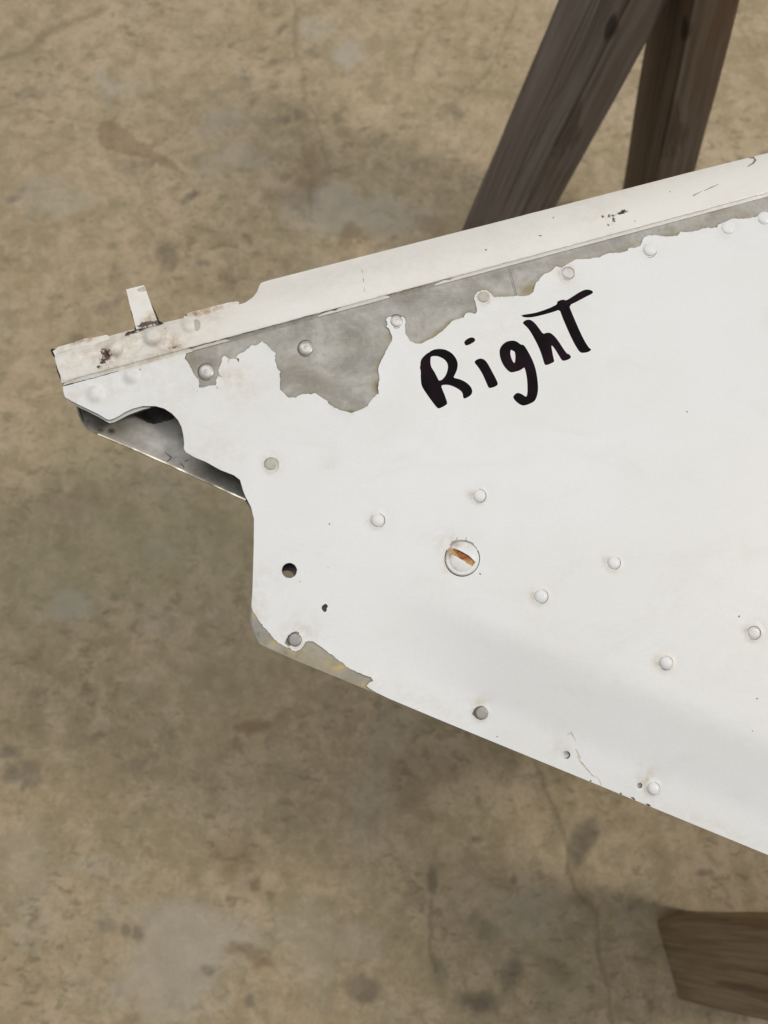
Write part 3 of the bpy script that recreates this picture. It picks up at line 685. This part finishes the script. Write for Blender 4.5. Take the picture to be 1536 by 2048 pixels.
# ------------------------------------------------------------------ lower skin, lips, webs
def z_low(x, y): return skin(x, y) - (2.4 + .040 * max(0, min(330, d_te(x, y))))
low_out = [(140, 742), (148, 790), (152, 811), (157, 830), (163, 845), (172, 856), (195, 868), (225, 880), (300, 912), (400, 957), (489, 999), (507, 1030), (511, 1100), (508, 1150), (502, 1200), (500.5, 1240), (507, 1268), (517, 1285)] + dense([(600, TE(600) - 5), (XR, TE(XR) - 5)], 25, 0, False) + [(4098, 1363), (4098, JOG(4098) + 10), (1000, JOG(1000) + 40), (500, JOG(500) + 40)]
def low_wear_shade(v):
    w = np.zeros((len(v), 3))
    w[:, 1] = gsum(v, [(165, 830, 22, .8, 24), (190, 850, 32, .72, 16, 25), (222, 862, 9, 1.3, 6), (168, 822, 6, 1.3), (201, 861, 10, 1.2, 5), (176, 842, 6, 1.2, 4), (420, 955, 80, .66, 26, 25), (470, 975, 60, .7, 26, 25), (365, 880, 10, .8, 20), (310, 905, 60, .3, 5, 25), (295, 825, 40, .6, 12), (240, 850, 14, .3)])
    w[:, 1] = np.maximum(w[:, 1], .95 * (v[:, 0] > 515))  # unlit interior past the cut-out, painted dark
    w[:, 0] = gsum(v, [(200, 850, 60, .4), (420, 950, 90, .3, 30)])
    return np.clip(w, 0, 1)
sheet('lower_skin', [low_out, circle(573.5, 1156, 15.2, 26)], z_low, .8, M_inner, ROOT, grid=45, extra=local_grid(145, 760, 520, 1010, 9) + local_grid(148, 800, 262, 900, 4), wear=low_wear_shade)
# upturned lip along the cut-out, its bare sheet edge catches the light
lip = [(152, 811), (157, 830), (163, 845), (172, 857), (195, 869.5), (225, 881.5), (262, 897), (300, 913.5), (350, 936), (400, 959), (445, 980), (491, 1001)]
def ribbon_loop(pts, w):
    L, Rr = [], []
    for i, (x, y) in enumerate(pts):
        a = pts[max(0, i - 1)]; b = pts[min(len(pts) - 1, i + 1)]; dx, dy = b[0] - a[0], b[1] - a[1]; q = math.hypot(dx, dy)
        ww = w[i] if isinstance(w, list) else w
        L.append((x, y)); Rr.append((x + dy / q * ww, y - dx / q * ww))
    return L + Rr[::-1]
sheet('lip', [dense(ribbon_loop(lip[4:], 3.0), 8, .2)], lambda x, y: z_low(x, y) + 2.6, 3.2, M_edge, ROOT, grid=0, sharp=30, wear=lambda v: np.stack([np.clip(vnoise(v[:, 0], v[:, 1], .06, 5) * 1.4 - .5, 0, 1), np.clip(vnoise(v[:, 0], v[:, 1], .05, 9) * 2.2 - 1.05, 0, .9), np.zeros(len(v))], 1))
sheet('lip', [dense(ribbon_loop(lip[:5], 4.0), 6, .3)], lambda x, y: z_low(x, y) + 1.5, 2.2, M_metal, ROOT, grid=0, wear=lambda v: np.tile((.3, .6, 0), (len(v), 1)), sharp=30)
# a crack and a crease where the nose meets the lower skin
for q, ww in (([(1175, 680), (1205, 712), (1245, 742), (1222, 765), (1196, 785)], [.6, 1.4, 1.8, 1.8, 1.2]), ([(1330, 800), (1365, 830), (1372, 860)], [1.2, 1.6, .6]), ([(1380, 780), (1420, 765)], [1.4, .6])):
    ribbon('sheet_crack', zm(100, 770, 5.12, q), ww, z_low, M_dirt_shade, ROOT, .05, .12)
sheet('recess_shade', [dense(zm(100, 770, 5.12, [(860, 310), (960, 270), (1100, 215), (1220, 235), (1285, 320), (1250, 350), (1140, 385), (1060, 402), (985, 378), (930, 345)]), 5, .5)], lambda x, y: z_low(x, y) + .25, .2, M_recess_shade, ROOT, grid=0)  # dark sheet painted in for the shaded opening inside
# rib flange just under the skin at the cut-out
fl = [(133, 800), (141, 805), (158, 814.5), (182, 826), (198, 834), (211, 842), (219, 846), (228, 844), (240, 838), (254, 830.5), (270, 824), (286, 818.5), (300, 815)]
fl2 = [(300, 806), (286, 806), (266, 811), (250, 818), (236, 826), (225, 831), (218, 833), (211, 830), (198, 822), (182, 815), (158, 804), (141, 795), (133, 790)]
sheet('rib_flange', [dense(fl + fl2, 8, .15)], lambda x, y: z_metal(x, y) - 1.5, .7, M_paint, ROOT, grid=0)
# leading-edge web and nose wrap close the box
def wall(name, top, bot, m):
    off = ROOT.location; verts, faces = [], []; n = len(top)
    for a, b in zip(top, bot): verts += [tuple(a - off), tuple(b - off)]
    for i in range(n - 1): faces.append((2 * i, 2 * i + 1, 2 * i + 3, 2 * i + 2))
    me = bpy.data.meshes.new(name); me.from_pydata(verts, [], faces); me.update()
    o = link(name, me, m, ROOT); sol = o.modifiers.new('thickness', 'SOLIDIFY'); sol.thickness = .0008; return o
tp = [at(x, JOG(x) - 22, ZP - .0009) for x in np.linspace(128, XR, 20)]
wall('web', tp, [p - Vector((0, 0, .019)) for p in tp], M_inner)
tp = [at(p[0], p[1], ZP + (z_strip(*p) - .9) / 1000) for p in dense(strip_out[:13], 30, 0, False)]
wall('nose_wrap', tp, [p + Vector((.0005, -.004, -.016)) for p in tp], M_strip)
tp = [at(x, y, ZP - .0009) for x, y in [(121, 728), (127, 760), (131, 785), (142, 796)]]
wall('end_wall', tp, [p - Vector((0, 0, .015)) for p in tp], M_metal)
tp = [at(XR - 2, y, ZP - .0009 + skin(XR, y) / 1000) for y in np.linspace(JOG(XR) - 25, TE(XR) - 5, 14)]
wall('end_wall', tp, [p + Vector((0, 0, -.002)) - Vector((0, 0, .017 * (1 - i / 14))) for i, p in enumerate(tp)], M_inner)
tp = [at(x, y, ZP - .0009) for x, y in [(480, 963), (491, 996), (503, 1020), (508, 1050), (507, 1140), (505, 1215), (507, 1262)]]
tq = [at(x, y, ZP - .0009) for x, y in [(388, 735), (388, 820), (390, 900)]]
wall('light_stop_rib', tq, [p - Vector((0, 0, .016)) for p in tq], M_inner)  # unseen rib added to keep light out of the box
wall('end_wall', [p + Vector((.0012, 0, 0)) for p in tp[2:]], [p + Vector((.0012, 0, -h / 1000)) for p, h in zip(tp[2:], (10.5, 9.5, 6.5, 4.2, 2.6))], M_dirt_shade)  # dark wall added to stop light and stand for the shaded gap

# hinge lug and the rust-stained flange behind the strip
tab = [(252.5, 578.7), (287.5, 570.2), (290.5, 576), (301, 606), (315, 643), (318, 648), (272.5, 658), (266, 634), (258, 603)]
zt = lambda x, y: .9 - .02 * (640 - y)
def tab_wear(v):
    w = np.zeros((len(v), 3)); w[:, 0] = gsum(v, [(298, 636, 22, .7, 12, -14), (280, 610, 20, .12), (262, 590, 10, .15)]); w[:, 1] = gsum(v, [(293, 648, 34, .8, 8, -14), (312, 645, 12, .8, 8)]); w[:, 2] = gsum(v, [(300, 638, 16, .4, 8, -14)]); return w
lug = sheet('hinge_lug', [dense(tab, 5, .15)], zt, 1.0, M_strip, ROOT, grid=5, wear=tab_wear)
sheet('bare_patch', [zm(90, 560, 6.144, [(1125, 118), (1165, 95), (1215, 78), (1232, 100), (1240, 135), (1190, 140), (1150, 140)])], lambda x, y: zt(x, y) + .07, .1, M_tan, lug, grid=0, base=ROOT.location).location = (0, 0, 0)
sheet('lug_bracket', [zm(90, 560, 6.144, [(1050, 380), (1100, 360), (1305, 295), (1340, 360), (1400, 500), (1450, 525), (1420, 560), (1100, 620), (1106, 560)])], lambda x, y: -.3, 1.6, M_dirt_shade, ROOT, grid=0)
def flange_wear(v):
    w = np.zeros((len(v), 3)); w[:, 0] = gsum(v, [(410, 622, 50, .75, 12, -14), (150, 688, 60, .6, 12, -15), (455, 611, 40, .35)])
    w[:, 1] = gsum(v, [(372, 631, 8, .7, 5), (420, 626, 46, .5, 3.5, -15), (160, 684, 16, .62, 4, -20), (130, 694, 20, .5, 3, -18)])
    w[:, 2] = gsum(v, [(395, 627, 22, 1.0, 6, -14), (425, 619, 26, .8, 4, -15), (172, 679, 16, 1.0, 5, -15), (150, 686, 14, .7, 5)]); return np.clip(w, 0, 1)
sheet('rusty_flange', [dense(zm(300, 560, 5.908, [(395, 440), (415, 408), (500, 372), (640, 340), (800, 297), (960, 259), (1035, 252), (1054, 266), (1045, 300), (900, 360), (700, 420), (560, 470), (420, 470)]), 4, .25)], lambda x, y: .3, 1.0, M_strip, ROOT, grid=4, wear=flange_wear)
sheet('rusty_flange', [dense(zm(90, 560, 6.144, [(95, 875), (160, 822), (340, 772), (480, 719), (600, 706), (750, 672), (782, 686), (790, 730), (600, 790), (330, 850), (160, 900), (120, 925)]), 4, .25)], lambda x, y: .3, 1.0, M_strip, ROOT, grid=4, wear=flange_wear)
sheet('bracket_end', [dense(zm(90, 560, 6.144, [(62, 862), (95, 840), (200, 870), (240, 1260), (190, 1225), (150, 1130), (135, 1060), (128, 960), (95, 930)]), 4, .2)], lambda x, y: -1.2, 1.8, M_dirt_shade, ROOT, grid=0)

# ------------------------------------------------------------------ rivets, screw
def dome(r, h, flat=.0, pimple=False, skirt=.0002):
    p = [(r, -.0004), (r, skirt)]
    for i in range(1, 10):
        a = i / 10 * math.pi / 2; p.append((r * (flat + (1 - flat) * math.cos(a)), skirt + h * math.sin(a)))
    if pimple: p += [(r * .34, skirt + h * 1.0), (r * .30, skirt + h * .86), (r * .22, skirt + h * .84), (r * .16, skirt + h * .96), (r * .1, skirt + h)]
    else: p.append((r * max(.05, flat * .5), skirt + h))
    p.append((0, skirt + h * 1.0)); return [q for i, q in enumerate(p) if i == 0 or q[0] < p[i - 1][0] + 1e-9 or i < 2]
RM = {}
MM = {'bare': M_rivet, 'pale': M_pale, 'primed': M_tan, 'grey': M_grey, 'painted': M_paint, 'soft': M_paint}
for k, args in {'bare': (1, .30, .1, True), 'pale': (1, .26, .2, True), 'primed': (1, .2, .45), 'grey': (1, .28, .7), 'painted': (1, .48, .12), 'soft': (1, .36, .0)}.items():
    me = lathe('rivet', dome(args[0] * .003, args[1] * .003, args[2], args[3] if len(args) > 3 else False)); me.materials.append(MM[k]); RM[k] = me
def crack_and_pit_shade(x, y, r, a0, a1, w, parent, zf=z_paint):
    n = 14; pts = [(x + r * math.cos(R(a0 + (a1 - a0) * i / n)), y + r * math.sin(R(a0 + (a1 - a0) * i / n))) for i in range(n + 1)]
    ws = [w * (.35 + .65 * math.sin(math.pi * i / n)) * random.uniform(.7, 1.2) for i in range(n + 1)]
    ribbon('crack_and_pit_shade', pts, ws, zf, M_crack_shade, parent, .04, .06)
for x, y, r, k in RIV:
    if k in ('mound', 'low'): continue
    onmetal = k == 'bare' and x < 700
    zz = (z_metal(x, y) if onmetal else z_metal(x, y) + .3) + .02
    p = at(x, y, ZP + zz / 1000.); sc = (r / 1500. * (CZ - p.z) / 1.0) / .003
    q = Vector((p.x, p.y, p.z)); dep = (q - Vector((0, 0, CZ))).dot(FW); sc = r / FPX * dep / .003
    o = link('rivet', RM[k], None, ROOT, p - ROOT.location); o.scale = (sc, sc, sc * random.uniform(.72, 1.12)); o.rotation_euler = (R(random.uniform(-2, 2)), R(random.uniform(-2, 2)), random.uniform(0, 6))
    if k == 'painted': crack_and_pit_shade(x, y, r * 1.06, -75 + random.uniform(-30, 20), 75 + random.uniform(-20, 60), 1.15, ROOT)
    if k == 'pale': crack_and_pit_shade(x, y, r * 1.06, -160, 130, 1.3, ROOT)
    if k == 'bare': crack_and_pit_shade(x, y, r * 1.1, 60, 320, 2.0, ROOT, zf=z_metal if onmetal else z_paint)
    if k == 'grey': crack_and_pit_shade(x, y, r * 1.08, 90, 290, 2.4, ROOT)
    if k == 'primed': crack_and_pit_shade(x, y, r * 1.1, 150, 380, 1.3, ROOT); crack_and_pit_shade(x, y, r * 1.25, -60, 60, .8, ROOT)
    if k == 'soft' and x < 1310: crack_and_pit_shade(x, y, r * 1.05, 10, 110, .9, ROOT)

for px_, py_, pr_ in PITS:
    crack_and_pit_shade(px_, py_, pr_ * .82, -80, 95, 3.2, ROOT, zf=lambda x, y, a=px_, b=py_: z_paint(a + pr_, b + pr_) - .1)  # dark arc paints the shaded right wall of each pit
sx, sy, sr = SCREW
scr = empty('screw', at(sx, sy, ZP + .0003) - ROOT.location); scr.parent = ROOT
slot = zm(870, 1060, 12.8, [(392, 530), (440, 478), (525, 488), (650, 535), (795, 612), (915, 700), (1035, 825), (1000, 880), (955, 930), (860, 878), (728, 785), (588, 700), (415, 612)])
def z_screw(x, y):
    d = math.hypot(x - sx, y - sy) / sr
    return .95 + (1.05 * (1 - (d / .8) ** 2) if d < .8 else 0) - .65 * max(0, (d - .88) / .12) ** 2 - .30 * math.exp(-((d - .8) / .05) ** 2)
def screw_wear(v):
    w = np.zeros((len(v), 3)); w[:, 0] = gsum(v, [(899, 1105, 8, .7, 14, 15), (912, 1090, 14, .55, 5, -10), (905, 1140, 14, .3, 8), (940, 1090, 12, .2)])
    w[:, 1] = gsum(v, [(925, 1133, 5, .3), (930, 1112, 18, .30, 5, 32), (918, 1118, 18, .30, 4, 32), (933, 1142, 4, .4, 2)]); w[:, 2] = gsum(v, [(899, 1106, 6, .75, 10, 20), (914, 1090, 8, .6, 3, -15), (903, 1098, 6, .8)]); return w
hd = sheet('head', [circle(sx, sy, sr, 64), dense(slot, 3, .35)], z_screw, 1.0, M_paint, scr, grid=2.5, wear=screw_wear, base=ROOT.location + scr.location, sharp=50)
sheet('slot', [[(p[0] + (p[0] - 926) * .06, p[1] + (p[1] - 1114) * .06) for p in slot]], lambda x, y: .62, .4, M_rust, scr, grid=4, base=ROOT.location + scr.location)
ribbon('crack_and_pit_shade', [(sx + 34.8 * math.cos(R(a)), sy + 34.8 * math.sin(R(a))) for a in range(-30, 215, 6)], [1.6 + .5 * math.sin(a) for a in range(-30, 215, 6)], z_paint, M_chipdark, ROOT, .05, .08)
for dx in (-10.5, 7.8): ribbon('crack_and_pit_shade', [(sx + dx, 1080), (sx + dx, 1076), (sx + dx + .3, 1073.5)], [1.1, .9, .4], z_paint, M_crack_shade, ROOT, .04, .05)
sheet('dark_chip', [[(p[0] + (p[0] - 650) * .25, p[1] + (p[1] - 1216) * .25) for p in chip]], lambda x, y: z_metal(x, y) + .06, .05, M_chipdark, ROOT, grid=0)
sheet('dark_chip', [zm(360, 660, 6.98, [(790, 396), (830, 398), (822, 460), (806, 440)])], lambda x, y: z_metal(x, y) + .06, .05, M_dirt_shade, ROOT, grid=0)
# fine cracks running into the paint
for pts, w in ((zm(360, 660, 6.98, [(268, 808), (248, 835), (235, 862)]), 1.6), (zm(360, 660, 6.98, [(505, 772), (518, 795), (522, 825)]), 1.5), (zm(360, 660, 6.98, [(555, 640), (580, 648)]), 1.6), (zm(360, 660, 6.98, [(690, 405), (676, 425), (672, 465)]), .8)):
    ribbon('crack_and_pit_shade', pts, [w * (1 - .7 * i / (len(pts) - 1)) for i in range(len(pts))], lambda x, y: z_paint(x, y) + .25, M_crack_shade, ROOT, .04, .06)
# scribe lines on the bare metal
for a, b in (((1310, 85), (1385, 360)), ((1330, 90), (1400, 358))):
    ribbon('scribe_line', zm(760, 520, 5.12, [a, ((a[0] + b[0]) / 2 + 2, (a[1] + b[1]) / 2), b]), [1.2, 1.0, 1.3], z_metal, M_pencil, ROOT, .03, .04)

# scratches and marks
for pts, w, m in ((zm(1090, 1440, 5.908, [(305, 135), (330, 185), (380, 270)]), [2.4, 2.4, 1.2], M_scratch), (zm(1090, 1440, 5.908, [(170, 168), (240, 180), (300, 160)]), [.6, 1.4, 2.0], M_scratch),
                  (zm(1090, 1440, 5.908, [(362, 338), (400, 410), (425, 455)]), [1.4, 2.6, 1.2], M_scratch), (zm(1090, 1440, 5.908, [(385, 420), (420, 490), (480, 560), (560, 655), (600, 680)]), [1.4, 3.2, 3.4, 2.4, 1.0], M_scratch),
                  (zm(1090, 1440, 5.908, [(600, 665), (640, 705), (668, 775)]), [1.0, 1.2, 2.0], M_scratch)):
    ribbon('scratch', pts, [q * .8 for q in w], z_paint, m, ROOT, .03, .08)
zs = lambda x, y: z_strip(x, y)
for pts, w in ((zm(1280, 290, 6, [(635, 607), (700, 575), (745, 552)]), [1.6, 1.2, .6]), (zm(1280, 290, 6, [(768, 548), (850, 510), (940, 470)]), [.8, 1.3, .5]),
               (zm(1280, 290, 6, [(1310, 155), (1365, 150), (1385, 180), (1355, 220), (1290, 258)]), [1.5, 3.5, 4.5, 3.0, 1.0]), (zm(1030, 400, 5.12, [(245, 365), (262, 363), (275, 366)]), [1.0, 1.8, 1.0]),
               ([(724, 540), (727, 560), (729, 584)], [.6, .9, .5])):
    ribbon('grey_mark', pts, w, zs, M_pencil, ROOT, .04, .05)
for x, y, r, zf in ((972, 499.5, 2.6, zs), (1270, 442, 1.7, zs), (1340, 383.5, 2.0, zs), (1107, 435, 1.8, zs), (1374, 823.5, 2.4, z_paint), (960, 1148, 2.0, z_paint), (600, 1163, 1.8, z_paint), (656, 1135, 1.8, z_paint), (659, 1048, 2.0, z_paint),                     (1514, 1397, 2.0, z_paint), (1505, 1462, 1.8, z_paint), (1478, 1233, 2.6, z_paint), (994, 1473, 2.0, z_paint), (280, 739, 1.8, z_paint)):
    r *= random.uniform(.55, .95)
    sheet('speck', [blob(x, y, r, r * random.uniform(.5, .9), random.uniform(0, 3), 9, .3)], lambda a, b, zf=zf: zf(a, b) + .05, .04, M_chipdark, ROOT, grid=0)
# nicks along the trailing edge
for x, l in ((1262, 9), (1292, 10), (757, 12), (1240, 4), (1180, 3)):
    ribbon('edge_nick', [(x + i * l / 4, TE(x + i * l / 4) - 2.0 + random.gauss(0, .5)) for i in range(5)], [1, 2.6, 3.2, 2.4, .8], z_paint, M_chipdark, ROOT, .04, .05)

# ------------------------------------------------------------------ handwriting
A_ = (820, 560, 7.585); B_ = (990, 560, 7.314)
letters = {
 'letter_r': (A_, [[(160, 1240), (175, 1195), (230, 1135), (300, 1085), (360, 1055), (440, 1042), (530, 1052), (610, 1090), (670, 1145), (710, 1210), (727, 1280), (715, 1360), (685, 1430), (655, 1482), (740, 1500), (810, 1528), (870, 1565),
    (920, 1615), (945, 1670), (943, 1715), (920, 1750), (870, 1783), (815, 1803), (803, 1760), (800, 1720), (770, 1680), (720, 1645), (650, 1610), (580, 1590), (510, 1590), (470, 1605), (500, 1680), (540, 1780), (568, 1868), (555, 1890), (500, 1925),
    (440, 1950), (410, 1940), (340, 1850), (260, 1740), (200, 1650), (172, 1590), (163, 1500), (163, 1370), (148, 1335), (158, 1290)],
    [(312, 1175), (330, 1157), (400, 1152), (450, 1165), (510, 1195), (555, 1240), (578, 1300), (570, 1370), (545, 1440), (510, 1490), (480, 1515), (440, 1530), (415, 1480), (375, 1400), (310, 1300)]]),
 'letter_i': (A_, [[(973, 1250), (1000, 1215), (1040, 1195), (1085, 1190), (1125, 1205), (1165, 1245), (1210, 1320), (1265, 1425), (1315, 1520), (1338, 1585), (1290, 1620), (1200, 1645), (1175, 1600), (1130, 1490), (1080, 1390), (1030, 1315)]]),
 'letter_g': (B_, [[(65, 1060), (70, 1010), (100, 955), (150, 910), (210, 888), (280, 885), (330, 905), (378, 945), (410, 945), (435, 965), (490, 1055), (545, 1160), (590, 1280), (615, 1400), (630, 1530), (630, 1620), (615, 1700), (580, 1775), (500, 1815),
    (430, 1838), (380, 1830), (320, 1790), (275, 1740), (265, 1710), (285, 1675), (325, 1648), (370, 1658), (410, 1680), (460, 1715), (475, 1650), (475, 1540), (468, 1440), (450, 1340), (430, 1275), (400, 1300), (360, 1325), (250, 1355), (205, 1340), (150, 1285), (105, 1215), (75, 1135)],
    [(232, 1018), (250, 1030), (288, 1045), (298, 1100), (298, 1160), (285, 1222), (260, 1190), (235, 1130), (222, 1070)]]),
 'letter_h': (B_, [[(403, 632), (420, 605), (460, 582), (500, 578), (540, 592), (590, 635), (640, 700), (703, 790), (740, 775), (790, 768), (830, 785), (880, 830), (940, 910), (1000, 1005), (1050, 1075), (1085, 1085), (1110, 1115), (1110, 1140), (1060, 1170),
    (1000, 1185), (970, 1165), (920, 1080), (870, 1000), (822, 945), (835, 1030), (850, 1110), (868, 1185), (860, 1200), (800, 1230), (742, 1248), (720, 1225), (700, 1150), (660, 1030), (610, 920), (540, 790), (480, 700)]]),
 'letter_t': (B_, [[(383, 525), (400, 510), (500, 495), (600, 478), (720, 440), (820, 400), (910, 355), (905, 320), (950, 295), (1000, 285), (1043, 300), (1130, 245), (1230, 180), (1310, 142), (1370, 138), (1420, 155), (1437, 180), (1415, 205), (1330, 245),
    (1200, 315), (1083, 372), (1120, 470), (1180, 610), (1250, 770), (1310, 890), (1360, 970), (1385, 1000), (1410, 1015), (1390, 1040), (1340, 1060), (1270, 1068), (1230, 1045), (1170, 950), (1100, 810), (1030, 650), (980, 530), (945, 432), (860, 465), (740, 500), (620, 530), (520, 548), (430, 548)]])}
word = empty('handwriting', at(1010, 700, ZP) - ROOT.location); word.parent = ROOT
tag(word, 'handwritten word Right in thick black marker')
wb = ROOT.location + word.location
for nme, ((x0, y0, s), loops) in letters.items():
    o = sheet(nme, [dense(smooth_loop(zm(x0, y0, s, L), 1), 6, .0) for L in loops], lambda x, y: z_paint(x, y) + .03, .02, M_ink, word, grid=22, base=wb)
    if nme == 'letter_i':
        d0 = [(822, 945), (835, 920), (880, 885), (925, 870), (960, 872), (988, 895), (988, 925), (950, 955), (890, 985), (850, 995), (830, 975)]
        sheet('letter_dot', [smooth_loop(zm(*A_, d0), 1)], lambda x, y: z_paint(x, y) + .03, .02, M_ink, word, grid=0, base=wb)
